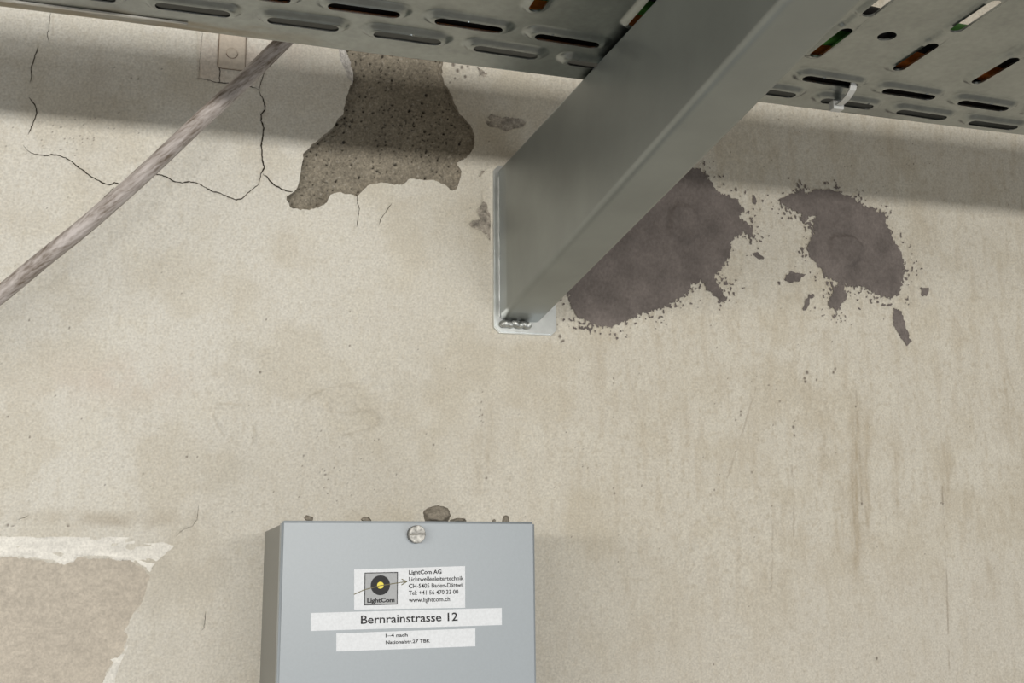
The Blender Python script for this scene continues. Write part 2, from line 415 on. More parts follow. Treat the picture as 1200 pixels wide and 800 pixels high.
for k in range(80): ALLDOTS.append((rd.uniform(600, 1190), rd.uniform(150, 780), rd.uniform(.3, .6)))
for k in range(60): ALLDOTS.append((rd.gauss(85, 35), rd.gauss(160, 15), rd.uniform(.3, .6)))
for k in range(60): ALLDOTS.append((rd.gauss(1000, 120), rd.gauss(210, 40), rd.uniform(.3, .8)))
for k in range(30): ALLDOTS.append((rd.gauss(390, 40), rd.gauss(550, 25), rd.uniform(.35, .6)))

def spall_f(x, z):
    return sdf(SPALL, x, z) + 0.0018 * pfbm(x, z, 0.006, seed=31, oct=5, g=0.65)
fine_x = np.arange(-0.17, 0.80, 0.00085); fine_z = np.arange(ZC - 0.13, ZC + 0.56, 0.00085)
co_x = np.array([0.02, 0.06, 0.15, 0.35, 0.8, 1.6]); 
xs = np.concatenate([fine_x[0] - co_x[::-1], fine_x, fine_x[-1] + co_x])
zs = np.concatenate([fine_z[0] - co_x[::-1], fine_z, fine_z[-1] + co_x[:4]])
wall = sheet('wall_back', xs, zs, lambda x, z: -spall_f(x, z), lambda x, z: np.stack([x, -surf_full(x, z), z], -1), wall_color, WALL,
             rim=(0, 0.016, 0), rim_color=(0.40, 0.36, 0.30))
tag(wall, 'old cream painted plaster wall, cracked, stained and patched', kind='structure')

def patch_grid(P, pad, cell):
    lo = P.min(0) - pad; hi = P.max(0) + pad
    return np.arange(lo[0], hi[0], cell), np.arange(lo[1], hi[1], cell)

# bare concrete where the plaster has fallen off
def conc_h(x, z):
    s = sstep(0.215, 0.075, x)
    d = -0.0028 - 0.0052 * s
    return d + 0.0045 * fbm(x, z, 0.016, seed=41, oct=4, g=0.6) + 0.0016 * fbm(x, z, 0.003, seed=43, oct=2) - 0.0022 * pits(x, z)
def pits(x, z):
    a = sstep(0.52, 0.62, pn(x, z, 0.0021, seed=45)) * sstep(-.25, .15, pn(x, z, 0.016, seed=46))
    return np.maximum(a, sstep(0.60, 0.70, pn(x, z, 0.0036, seed=47)))
def conc_c(x, z):
    c = np.tile(np.array([0.262, 0.232, 0.182]), (len(x), 1))
    c = c * (1 + 0.38 * pfbm(x, z, 0.022, seed=49, oct=5, g=0.7)[:, None])
    c = c * (1 + 0.35 * pfbm(x, z, 0.0022, seed=50, oct=2)[:, None])
    t = 0.6 * sstep(0.48, 0.62, pn(x, z, 0.0030, seed=51))[:, None]; c = c * (1 - t) + np.array([0.40, 0.365, 0.31]) * t
    p = pits(x, z)[:, None]; return c * (1 - 0.72 * p)
gx, gz = patch_grid(SPALL, 0.004, 0.0006)
sheet('exposed_concrete', gx, gz, lambda x, z: spall_f(x, z) - 0.0022, lambda x, z: np.stack([x, -conc_h(x, z), z], -1), conc_c, CONC, wall)
# pale broken edge of the thick plaster at the upper left of the hole
LENS = poly([(236,30),(243,90),(259,140),(282,192),(302,212),(310,170),(309,130),(296,92),(284,70),(268,48),(262,10)], 330, 40, 3.6375)
def lens_h(x, z):
    d = np.clip(-(spall_f(x, z)), 0, 1)
    return -0.0005 - np.minimum(d * 0.75, 0.011) + 0.0016 * fbm(x, z, 0.004, seed=53, oct=3)
gx, gz = patch_grid(LENS, 0.004, 0.0006)
sheet('broken_plaster_edge', gx, gz, lambda x, z: np.maximum(sdf(LENS, x, z) + 0.001 * fbm(x, z, 0.004, seed=54), spall_f(x, z) - 0.0006),
      lambda x, z: np.stack([x, -lens_h(x, z), z], -1),
      lambda x, z: np.array([0.66, 0.63, 0.60]) * (0.72 + 0.9 * (fbm(x, z, 0.003, seed=55, oct=3)[:, None] + 0.35)), CONC, wall)

# dark mortar patches left bare between splashes of paint
def P5(p): return poly(p, 640, 180, 2.609)
MP1 = P5([(440,38),(465,50),(490,70),(515,110),(545,128),(580,140),(605,170),(590,195),(625,225),(640,262),(600,240),(565,270),(560,310),(545,340),(515,370),(520,395),(550,445),
    (530,455),(500,420),(475,385),(440,400),(425,430),(385,458),(330,475),(285,490),(240,515),(190,535),(140,520),(85,490),(60,420),(50,380),(100,280),(250,130),(380,30)])
MP2 = P5([(705,140),(740,130),(765,118),(800,125),(835,108),(880,115),(930,135),(945,150),(1000,170),(1030,190),(1045,230),(1065,270),(1085,310),(1095,350),(1085,390),(1080,430),
    (1050,440),(1010,430),(975,410),(940,408),(905,402),(920,440),(885,480),(858,465),(872,425),(888,395),(850,370),(830,345),(805,315),(797,285),(815,245),(820,195),(790,190),(765,180),(735,165)])
MSMALL = [P5(p) for p in ([(725,385),(745,360),(790,370),(770,395),(735,395)], [(1060,470),(1085,480),(1100,530),(1118,575),(1100,590),(1080,560),(1058,520)],
    [(1143,410),(1168,408),(1172,432),(1150,436)], [(628,305),(645,300),(668,320),(645,322)], [(782,485),(788,450),(800,430),(826,428),(805,445),(806,465)], [(586,408),(612,410),(600,418)],
    [(1040,455),(1056,458),(1046,470)], [(570,455),(584,452),(576,468)],[(950,470),(972,478),(970,490)],[(778,178),(800,195),(790,228),(780,210)],[(628,120),(642,140),(640,165),(630,150)],[(700,392),(716,390),(712,405)])]
def ragged(P, amp):
    def f(x, z):
        d = sdf(P, x, z)
        g = d + amp * (1.3 * pfbm(x, z, 0.007, 0.006, seed=61) + 1.0 * pn(x, z, 0.0012, 0.0042, seed=63) + 0.5 * pn(x, z, 0.0016, 0.0012, seed=64))
        sp = pn(x, z, 0.0022, 0.0032, seed=65) + 0.35 * pn(x, z, 0.0009, 0.0014, seed=66)
        dens = sstep(0.030, 0.0, d) * (0.75 + 0.8 * pn(x, z, 0.014, seed=68))
        s = (0.95 - 0.72 * dens - sp) * 0.002
        return np.minimum(g, s)
    return f
def mort_h(x, z, blobs):
    h = surf(x, z) + 0.0011 + 0.0014 * fbm(x, z, 0.012, 0.008, seed=71, oct=4) + 0.0005 * pfbm(x, z, 0.0035, seed=72)
    for px, py, a, b, k in blobs:
        xa, za = at(px, py); q = np.hypot((x - xa) / (a / 1600), (z - za) / (b / 1600)) + 0.30 * pfbm(x, z, 0.016, seed=70)
        h = h + k * sstep(1.12, 0.72, q) * (1 - 0.45 * sstep(0.75, 0.1, q))
    return h
def mort_c(x, z):
    c = np.tile(np.array([0.172, 0.148, 0.136]), (len(x), 1))
    return c * (1 + 0.50 * pfbm(x, z, 0.024, seed=73, oct=5, g=0.6)[:, None]) * (1 + 0.22 * pfbm(x, z, 0.002, 0.003, seed=75, oct=2)[:, None])
for name, P, blobs, lab in (('mortar_patch', MP1, [(800,262,24,28,0.0030)], 'large dark grey mortar patch beside the steel arm'),
                            ('mortar_patch', MP2, [(990,293,27,24,0.0028)], 'smaller dark grey mortar patch on the right')):
    gx, gz = patch_grid(P, 0.036, 0.0006)
    tag(sheet(name, gx, gz, ragged(P, 0.0021), lambda x, z, b=blobs: np.stack([x, -mort_h(x, z, b), z], -1), mort_c, MORT, wall), lab)
for P in MSMALL:
    gx, gz = patch_grid(P, 0.004, 0.0005)
    sheet('mortar_spot', gx, gz, lambda x, z: sdf(P, x, z) + 0.0026 * pfbm(x, z, 0.0042, 0.005, seed=77, oct=4) + 0.0004, lambda x, z: np.stack([x, -mort_h(x, z, []), z], -1), mort_c, MORT, wall)
# small chips
for k, P in enumerate(CHIPS):
    gx, gz = patch_grid(P, 0.003, 0.0004)
    sheet('plaster_chip', gx, gz, lambda x, z: sdf(P, x, z) + 0.001 * fbm(x, z, 0.003, seed=81),
          lambda x, z: np.stack([x, -(surf(x, z) - 0.0007 + 0.0022 * fbm(x, z, 0.004, seed=83, oct=3)), z], -1),
          lambda x, z: np.array([0.30, 0.27, 0.23]) * (0.75 + 1.6 * (fbm(x, z, 0.003, seed=85, oct=3)[:, None] + 0.25)), CONC, wall)
# lower left: bare beige coat and the rough white filler around it
gx, gz = patch_grid(BARE, 0.002, 0.0012)
sheet('bare_plaster_patch', gx, gz, lambda x, z: sdf(BARE, x, z) + 0.0032 * pfbm(x, z, 0.008, seed=5, oct=5, g=0.65),
      lambda x, z: np.stack([x, -(surf(x, z) - 0.0006), z], -1),
      lambda x, z: np.array([0.525, 0.472, 0.40]) * (1 + 0.2 * fbm(x, z, 0.03, seed=87)[:, None]) * (1 + 0.25 * fbm(x, z, 0.003, seed=88, oct=2)[:, None]), WALL, wall)
for P in FILL:
    gx, gz = patch_grid(P, 0.003, 0.0008)
    sheet('white_filler_ridge', gx, gz, lambda x, z: sdf(P, x, z) + 0.0034 * pfbm(x, z, 0.012, 0.005, seed=89, oct=5, g=0.65) + (0.0012 + 0.0035 * sstep(-0.01, 0.03, x)) * (pfbm(x, z, 0.008, 0.003, seed=90) + 0.1),
          lambda x, z: np.stack([x, -(surf(x, z) + 0.0003 + 0.0014 * fbm(x, z, 0.012, 0.005, seed=91, oct=4) - 0.001 * sstep(-0.0012, 0.0002, sdf(P, x, z))), z], -1),
          lambda x, z: np.array([0.77, 0.745, 0.69]) * (1 + 0.4 * fbm(x, z, 0.012, 0.004, seed=93)[:, None]), WALL, wall)
# cracks
def crack(P, wd, seed):
    r = random.Random(seed)
    Q = [Vector((p[0], 0, p[1])) for p in P]
    pts = []
    for a, b in zip(Q, Q[1:]):
        n = max(2, int((b - a).length / 0.0011))
        for k in range(n): pts.append(a.lerp(b, k / n) + Vector((r.uniform(-1, 1), 0, r.uniform(-1, 1))) * 0.00028)
    pts.append(Q[-1])
    v = []; N = len(pts)
    for i, p in enumerate(pts):
        t = (pts[min(i + 1, N - 1)] - pts[max(i - 1, 0)]).normalized(); n = Vector((-t.z, 0, t.x))
        e = min(1, 0.25 + 6 * min(i, N - 1 - i) / N)
        hw = wd / 1000 * 0.5 * e * r.uniform(0.55, 1.25)
        v += [p + n * hw, p - n * hw]
    v = np.array([[q.x, 0, q.z] for q in v])
    v[:, 1] = -(surf_full(v[:, 0].copy(), v[:, 2].copy()) + 0.00045)
    q = np.array([[2 * i, 2 * i + 1, 2 * i + 3, 2 * i + 2] for i in range(N - 1)])
    link('crack', fast_mesh('crack', v, q, None, False), CRACK, wall)
for k, (P, wd) in enumerate(CRK): crack(P, wd, k)

# painted-over pipe clip
clip_root = empty('pipe_clip', (0.0255, 0, ZC + 0.376), 'flat strap clip with a round rivet, painted over cream, on the wall under the tray', 'clip')
bm = bmesh.new()
strap = box_bm(0.0157, 0.0352, -0.0034, 0.002, ZC + 0.3745, ZC + 0.50, 0.0012, 2)
CREAMP = grain_mat('cream_paint', (0.57, 0.50, 0.42), amp=0.10, scale=400, rough=0.8, bump=0.4, bscale=350, bdist=0.0006)
bm_obj('strap', strap, CREAMP, clip_root, True)
bm = bmesh.new()
bmesh.ops.create_uvsphere(bm, u_segments=24, v_segments=12, radius=0.0042)
for v in bm.verts: v.co = Vector((0.0253 + v.co.x, -0.0034 + v.co.y * 0.45, ZC + 0.3865 + v.co.z))
bm_obj('rivet_head', bm, CREAMP, clip_root, True)

def shade_strip(pts, wd):
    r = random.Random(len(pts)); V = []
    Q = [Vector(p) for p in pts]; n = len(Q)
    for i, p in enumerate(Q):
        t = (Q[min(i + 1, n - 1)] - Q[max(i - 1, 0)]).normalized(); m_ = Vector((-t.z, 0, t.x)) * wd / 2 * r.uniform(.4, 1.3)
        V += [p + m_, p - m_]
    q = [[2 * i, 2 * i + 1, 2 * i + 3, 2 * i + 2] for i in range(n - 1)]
    hang(link('edge_shade_strip', fast_mesh('edge_shade_strip', np.array([v[:] for v in V]), np.array(q), None, False), EDGE_SHADE), clip_root)
EDGE_SHADE = flat_mat('painted_edge_shade', (0.20, 0.155, 0.12), 1.0, spec=0)  # dark strips stand for shading along the strap edges and under the rivet
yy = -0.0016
shade_strip([(0.0154, yy, ZC + 0.50 - 0.0042 * k) for k in range(30)] + [(0.0160, yy, ZC + 0.3745), (0.0190, yy, ZC + 0.3740), (0.0250, yy, ZC + 0.3740), (0.031, yy, ZC + 0.3740), (0.0350, yy, ZC + 0.3746)] + [(0.0355, yy, ZC + 0.3785 + 0.0042 * k) for k in range(29)], 0.0007)
shade_strip([(0.0253 + 0.0044 * math.cos(math.radians(a)), -0.0037, ZC + 0.3865 + 0.0044 * math.sin(math.radians(a))) for a in range(190, 372, 14)], 0.0006)

# ------------------------------------------------------------------ cable tray
ZT = ZC + 0.3066
TA = math.atan2(0.0135, 0.685)
te = np.array([math.cos(TA), math.sin(TA)]); tn = np.array([te[1], -te[0]])
t0 = np.array([-0.107, 0.640 - DIST])
def tray_xy(u, v):                     # u along (about equal to x), v from the wall-side edge towards the room
    return t0[0] + (u + 0.107) * te[0] + v * tn[0], t0[1] + (u + 0.107) * te[1] + v * tn[1]
def row_off(u): return np.interp(u, [0.116, 0.533], [0.0335, 0.0175])
TW, TH = 0.205, 0.043
def stadium(a, b, hl, hw, along_a):    # rounded slot, half length hl and half width hw
    if along_a: q = np.hypot(np.maximum(np.abs(a) - (hl - hw), 0), b)
    else: q = np.hypot(a, np.maximum(np.abs(b) - (hl - hw), 0))
    return q - hw
def per(u, c): return (u - c + 0.03) % 0.06 - 0.03
def tray_field(u, v):
    wv = v - row_off(u)
    f = stadium(per(u, -0.004), wv, 0.0200, 0.0040, True)
    f = np.minimum(f, stadium(per(u, 0.026), wv - 0.026, 0.0200, 0.0040, True))
    a = per(u, -0.004)
    f = np.minimum(f, stadium(a, wv - 0.0725, 0.0195, 0.0040, False))
    f = np.minimum(f, stadium(a, wv - 0.1265, 0.0195, 0.0040, False))
    b = (u - 0.386 + 0.12) % 0.24 - 0.12
    f = np.minimum(f, np.hypot(b, wv - 0.0860) - 0.0056)
    return -f
def tray_bump(u, v):
    wv = v - row_off(u)
    d = stadium(per(u, -0.004), wv, 0.0275, 0.0095, True)
    d = np.minimum(d, stadium(per(u, 0.026), wv - 0.026, 0.0275, 0.0095, True))
    h = sstep(0.0, -0.0055, d)
    a = per(u, -0.004)
    d2 = np.minimum(stadium(a, wv - 0.0725, 0.0255, 0.0082, False), stadium(a, wv - 0.1265, 0.0255, 0.0082, False))
    d2 = np.minimum(d2, stadium(a, wv - 0.10, 0.045, 0.0070, False))
    h2 = sstep(0.0, -0.0042, d2)
    return BUMP * np.maximum(h, 0.9 * h2)
BUMP = -0.0030
def tray_place(u, v):
    x, y = tray_xy(u, v)
    z = ZT + tray_bump(u, v)
    r = 0.003
    e = np.clip((r - v) / r, 0, 1); z = z + r * (1 - np.sqrt(np.clip(1 - e * e, 0, 1)))
    z = z + 0.0004 * fbm(u, v, 0.06, seed=101, oct=2)
    return np.stack([x, y, z], -1)
def tray_col(u, v):
    c = np.tile(np.array([0.315, 0.335, 0.325]), (len(u), 1))
    c = c * (1 + 0.25 * fbm(u, v, 0.012, seed=103, oct=3)[:, None])
    dirt = sstep(0.02, 0.008, v + 0.012 * fbm(u, v, 0.02, seed=105)) * sstep(0.13, -0.02, u)
    dirt = np.clip(dirt * (0.75 + 2 * fbm(u, v, 0.02, 0.005, seed=107)), 0, 1)[:, None]
    return c * (1 - 0.8 * dirt) + np.array([0.23, 0.19, 0.13]) * 0.8 * dirt
tray = empty('cable_tray', (t0[0] + 0.3, t0[1], ZT), 'perforated galvanised steel cable tray running along the top of the wall', 'cable tray')
us = np.arange(-0.45, 1.0, 0.00115); vs = np.arange(0, TW + 1e-6, 0.001)
ob = sheet('tray_base', us, vs, tray_field, tray_place, tray_col, STEEL, None, rim=(0, 0, 0.0013))
hang(ob, tray)
def bent(name, prof, mat, root, u0=-0.45, u1=1.0):
    """a folded strip: profile points (v, z above the tray bottom), run along u"""
    bm = bmesh.new()
    R = []
    for u in (u0, u1):
        ring = []
        for v, z in prof:
            x, y = tray_xy(u, v); ring.append(bm.verts.new((x, y, ZT + z)))
        R.append(ring)
    n = len(prof)
    for k in range(n): bm.faces.new((R[0][k], R[0][(k + 1) % n], R[1][(k + 1) % n], R[1][k]))
    bm.faces.new(R[0]); bm.faces.new(R[1][::-1])
    return bm_obj(name, bm, mat, root)
RAIL = grain_mat('galvanised_rail', (0.36, 0.365, 0.34), amp=0.07, scale=220, rough=0.45, bump=0.08, bscale=700, bdist=0.0002, metal=0.85)
th = 0.0013
bent('side_rail', [(0, 0.003), (0, TH), (0.010, TH), (0.010, TH - th), (th, TH - th), (th, 0.003)], RAIL, tray)
bent('side_rail', [(TW, 0.0), (TW, TH), (TW - 0.010, TH), (TW - 0.010, TH - th), (TW - th, TH - th), (TW - th, 0.0)], RAIL, tray)
bm = bmesh.new()                        # overlapping joint plate on the left
pr = [(-0.45, 0.0108), (-0.04, 0.0108), (-0.012, 0.0112), (-0.006, 0.0118), (-0.012, 0.0124), (-0.45, 0.0132)]
lo = [bm.verts.new((*tray_xy(u, v), ZT - 0.0012)) for u, v in pr]; hi = [bm.verts.new((*tray_xy(u, v), ZT - 0.0002)) for u, v in pr]
bm.faces.new(lo); bm.faces.new(hi[::-1])
for k in range(6): bm.faces.new((lo[k], hi[k], hi[(k + 1) % 6], lo[(k + 1) % 6]))
tag(bm_obj('joint_strip', bm, grain_mat('pale_edge', (0.60, 0.58, 0.53), amp=0.1, scale=300, rough=0.6, bump=0.1), tray), 'narrow joint strip under the dirty left end')

# cables lying in the tray
def in_tray(name, pts, r, c, label, cat='cable'):
    P = [Vector((*tray_xy(u, v), ZT + z)) for u, v, z in pts]
    m = grain_mat(name + '_sheath', c, amp=0.06, scale=300, rough=0.5, bump=0.05)
    o = bm_obj(name, tube_bm(catmull(P, 6), r, 16), m, None, True)
    return tag(o, label, cat)
in_tray('orange_cable', [(-0.45, 0.071, 0.0105), (0.2, 0.072, 0.0105), (0.36, 0.071, 0.0105), (0.48, 0.069, 0.0105), (0.7, 0.066, 0.0105), (1.0, 0.066, 0.0105)], 0.0072, (1.0, 0.30, 0.06), 'orange cable lying in the tray, seen through the cross slots')
in_tray('green_cable', [(-0.45, 0.0885, 0.0095), (0.2, 0.0885, 0.0095), (0.365, 0.0856, 0.0090), (0.4, 0.085, 0.023), (0.46, 0.077, 0.028), (0.7, 0.074, 0.028), (1.0, 0.074, 0.028)], 0.0062, (0.10, 0.33, 0.06), 'green cable in the tray, seen in the slot nearest the steel arm')
in_tray('black_cable', [(-0.45, 0.105, 0.012), (0.2, 0.105, 0.012), (0.365, 0.1036, 0.012), (0.4, 0.098, 0.012), (0.46, 0.089, 0.012), (0.7, 0.084, 0.012), (1.0, 0.084, 0.012)], 0.0085, (0.015, 0.015, 0.016), 'black cable in the tray beside the orange one')

in_tray('added_dark_cable', [(-0.45, 0.034, 0.0135), (0.3, 0.035, 0.0135), (0.6, 0.029, 0.0135), (1.0, 0.027, 0.0135)], 0.0112, (0.030, 0.022, 0.018), 'added thick dark brown cable on the wall side of the tray, darkening the lengthwise slots')  # invented cable, keeps the slot openings dark
in_tray('black_cable', [(-0.45, 0.0545, 0.0112), (0.3, 0.0552, 0.0112), (0.6, 0.05, 0.0112), (1.0, 0.049, 0.0112)], 0.0076, (0.02, 0.02, 0.022), 'added thin black cable between the dark brown and the orange cable, darkening the lengthwise slots')  # also put in to darken what the lengthwise slots show

# cable tie through two slots
tie = empty('cable_tie', (*tray_xy(0.401, 0.03), ZT), 'white plastic cable tie with square head hanging under the tray', 'cable tie')
TIE = grain_mat('white_nylon', (0.62, 0.62, 0.60), amp=0.04, scale=300, rough=0.4, bump=0.05, spec=0.5)
def strip_bm(pts, wv, t):
    bm = bmesh.new(); R = []
    for p, n in pts:
        p = Vector(p); s = Vector((te[0], te[1], 0)); n = Vector(n).normalized()
        R.append([bm.verts.new(p + s * a * wv / 2 + n * b * t / 2) for a, b in ((-1, -1), (1, -1), (1, 1), (-1, 1))])
    for A, B in zip(R, R[1:]):
        for k in range(4): bm.faces.new((A[k], A[(k + 1) % 4], B[(k + 1) % 4], B[k]))
    bm.faces.new(R[0][::-1]); bm.faces.new(R[-1]); return bm
ub = 0.4035
path = [(ub, 0.052, 0.010), (ub, 0.050, 0.000), (ub + .0005, 0.046, -0.0045), (ub + .0015, 0.040, -0.0062), (ub + .003, 0.032, -0.0065), (ub + .004, 0.026, -0.006), (ub + .0045, 0.0225, -0.0045)]
pp = [((*tray_xy(u, v), ZT + z), (tn[0] * a, tn[1] * a, b)) for (u, v, z), (a, b) in zip(path, [(1, 0), (1, -.3), (.6, -.8), (.2, -1), (0, -1), (-.2, -1), (-.5, -1)])]
bm_obj('strap', strip_bm(pp, 0.0046, 0.0012), TIE, tie)
hx, hy = tray_xy(ub + .0045, 0.0215)
bm = box_bm(hx - .0039, hx + .0039, hy - .0030, hy + .0030, ZT - 0.0084, ZT - 0.0018, 0.0006)
bm_obj('head', bm, TIE, tie)

# ------------------------------------------------------------------ steel bracket arm
arm_root = empty('wall_bracket', (0.25, 0, ZC + 0.19), 'tapered galvanised steel bracket arm carrying the tray, welded to a wall plate', 'bracket')
def arm_bm():
    bm = bmesh.new(); R = []
    x0, x1 = 0.2337, 0.2672
    N = 24
    for k in range(N + 1):
        d = 0.0042 + (0.56 - 0.0042) * k / N
        zt = ZC + 0.3148 - 0.043 * d; zb = ZC + 0.1905 + 0.0935 * d
        ring = []
        rr = 0.0045
        for cx, cz, a0 in ((x1 - rr, zt - rr, 0), (x0 + rr, zt - rr, 90), (x0 + rr, zb + rr, 180), (x1 - rr, zb + rr, 270)):
            for s in range(7):
                a = math.radians(a0 + 15 * s); ring.append(bm.verts.new((cx + rr * math.cos(a), -d, cz + rr * math.sin(a))))
        R.append(ring)
    n = len(R[0])
    for A, B in zip(R, R[1:]):
        for k in range(n): bm.faces.new((A[k], B[k], B[(k + 1) % n], A[(k + 1) % n]))
    bm.faces.new(R[0]); bm.faces.new(R[-1][::-1])
    return bm
bm_obj('arm', arm_bm(), ARM, arm_root, True)
def plate_bm():
    x0, x1, z0, z1, c = 0.2294, 0.2802, ZC + 0.1812, ZC + 0.3168, 0.0045
    pts = [(x0 + c, z0), (x1 - c, z0), (x1, z0 + c), (x1, z1 - c), (x1 - c, z1), (x0 + c, z1), (x0, z1 - c), (x0, z0 + c)]
    bm = bmesh.new()
    A = [bm.verts.new((x, -0.0042, z)) for x, z in pts]; B = [bm.verts.new((x, 0.001, z)) for x, z in pts]
    f = bm.faces.new(A); bm.faces.new(B[::-1])
    for k in range(8): bm.faces.new((A[k], B[k], B[(k + 1) % 8], A[(k + 1) % 8]))
    bmesh.ops.bevel(bm, geom=list(f.edges), offset=0.0008, segments=2, affect='EDGES')
    return bm
bm_obj('wall_plate', plate_bm(), ZINC, arm_root)
def weld(pts, r):
    P = catmull([Vector(p) for p in pts], 6)
    return tube_bm(P, r, 12, 0.08)
rw = random.Random(2)
WELD = grain_mat('dull_weld', (0.50, 0.51, 0.49), amp=0.25, scale=300, rough=0.48, bump=0.4, bscale=350, bdist=0.0006, metal=0.9)
bm_obj('weld_bead', weld([(0.2350 + 0.0014 * k, -0.0062 - rw.uniform(0, .0015), ZC + 0.1880 + rw.uniform(-.0008, .0006)) for k in range(17)], 0.0026), WELD, arm_root, True)
bm_obj('weld_bead', weld([(0.2336 + rw.uniform(-.0002, .0002), -0.0049, ZC + 0.193 + 0.006 * k) for k in range(20)], 0.0008), ZINC, arm_root, True)

# ------------------------------------------------------------------ old cable crossing to the upper right
cab = [at(-160, 452, .045), at(-60, 388, .05), at(0, 345, .056), at(50, 304, .064), at(100, 264, .072), at(165, 207, .078), at(233, 143, .077), at(285, 95, .075), at(335, 46, .074), at(400, -17, .074), at(480, -95, .072), at(600, -215, .07)]
dd = [.045, .05, .056, .064, .072, .078, .077, .075, .074, .074, .072, .07]
P = catmull([Vector((x, -d, z)) for (x, z), d in zip(cab, dd)], 14)
m, nt, p = new_mat('dirty_grey_sheath')
def along(scale, det):
    tc = nt.nodes.new('ShaderNodeTexCoord'); r_ = nt.nodes.new('ShaderNodeVectorRotate'); r_.rotation_type = 'Y_AXIS'; r_.inputs['Angle'].default_value = math.radians(42)
    mp = nt.nodes.new('ShaderNodeMapping'); mp.inputs['Scale'].default_value = (0.16, 1, 1); n = nt.nodes.new('ShaderNodeTexNoise')
    n.inputs['Scale'].default_value = scale; n.inputs['Detail'].default_value = det; n.inputs['Roughness'].default_value = 0.65
    nt.links.new(tc.outputs['Object'], r_.inputs['Vector']); nt.links.new(r_.outputs[0], mp.inputs[0]); nt.links.new(mp.outputs[0], n.inputs[0]); return n
n1 = along(140, 5); n2 = along(520, 4)
cr = nt.nodes.new('ShaderNodeValToRGB'); cr.color_ramp.elements[0].position = 0.38; cr.color_ramp.elements[0].color = (0.16, 0.125, 0.095, 1)
cr.color_ramp.elements[1].position = 0.60; cr.color_ramp.elements[1].color = (0.56, 0.51, 0.49, 1)
e = cr.color_ramp.elements.new(0.5); e.color = (0.40, 0.355, 0.33, 1)
mx = nt.nodes.new('ShaderNodeMath'); mx.operation = 'MULTIPLY_ADD'; mx.inputs[1].default_value = 0.45
nt.links.new(n2.outputs[0], mx.inputs[0])
m2 = nt.nodes.new('ShaderNodeMath'); m2.operation = 'MULTIPLY'; m2.inputs[1].default_value = 0.55
nt.links.new(n1.outputs[0], m2.inputs[0]); nt.links.new(m2.outputs[0], mx.inputs[2])
nt.links.new(mx.outputs[0], cr.inputs[0]); nt.links.new(cr.outputs[0], p.inputs['Base Color'])
p.inputs['Roughness'].default_value = 0.7
bmp = nt.nodes.new('ShaderNodeBump'); bmp.inputs['Strength'].default_value = 0.4; bmp.inputs['Distance'].default_value = 0.0006
nt.links.new(n2.outputs[0], bmp.inputs['Height']); nt.links.new(bmp.outputs[0], p.inputs['Normal'])
tag(bm_obj('old_cable', tube_bm(P, 0.0056, 24, 0.02), m, None, True), 'dirty grey round cable crossing diagonally in front of the cracked wall', 'cable')

# ------------------------------------------------------------------ distribution box
BX0, BX1, BZ1, BZ0, BY = 0.0608, 0.2165, ZC + 0.0312, ZC - 0.26, -0.145
box = empty('distribution_box', (0.139, 0, BZ0), 'light grey metal distribution box with stuck-on labels and a thumb screw', 'box')
bm_obj('body', box_bm(BX0 + 0.0012, BX1 - 0.0012, BY + 0.012, 0.001, BZ0 + 0.001, BZ1 - 0.0012, 0.0008), BODY, box)
lid = box_bm(BX0, BX1, BY, BY + 0.013, BZ0, BZ1, 0.0)
bmesh.ops.bevel(lid, geom=lid.edges[:], offset=0.0014, segments=4, affect='EDGES')
bm_obj('lid', lid, LID, box, False)
for pl in bpy.data.meshes['lid'].polygons: pl.use_smooth = len(pl.vertices) == 4 and pl.area < 0.0015
# thumb screw
def disc(bm, cx, cz, r, y0, y1, seg=32, a0=0, a1=360, bev=0.0):
    full = a1 - a0 >= 360
    n = seg if full else seg + 1
    A = [(cx + r * math.cos(math.radians(a0 + (a1 - a0) * k / seg)), cz + r * math.sin(math.radians(a0 + (a1 - a0) * k / seg))) for k in range(n)]
    rings = [[bm.verts.new((x, y0, z)) for x, z in A], [bm.verts.new((x, y1 + bev, z)) for x, z in A]]
    s = (r - bev) / r
    if bev: rings.append([bm.verts.new((cx + (x - cx) * s, y1, cz + (z - cz) * s)) for x, z in A])
    for P_, Q_ in zip(rings, rings[1:]):
        for k in range(n): bm.faces.new((P_[k], P_[(k + 1) % n], Q_[(k + 1) % n], Q_[k]))
    bm.faces.new(rings[0]); bm.faces.new(rings[-1][::-1])
SX, SZ = 0.1407, ZC + 0.0232
bm = bmesh.new()
disc(bm, SX, SZ, 0.0052, BY + 0.001, BY - 0.0052, 40)
for v in bm.verts:                       # knurled rim
    pass
screw = bm_obj('thumb_screw', bm, grain_mat('dark_knurl', (0.22, 0.21, 0.19), amp=0.2, scale=900, rough=0.5, bump=0.3, metal=0.6), box)
bm = bmesh.new()
for a in (4, 184): disc(bm, SX, SZ + (0.00045 if a == 4 else -0.00045), 0.0049, BY - 0.0050, BY - 0.0064, 24, a, a + 180, 0.0004)
SCF = grain_mat('worn_screw_face', (0.42, 0.41, 0.385), amp=0.65, scale=420, rough=0.5, bump=0.4, bscale=400, metal=0.35)
hang(bm_obj('slotted_face', bm, SCF, None), box)
bpy.data.objects['slotted_face'].parent = screw
bpy.data.objects['slotted_face'].matrix_parent_inverse = Matrix.Identity(4)

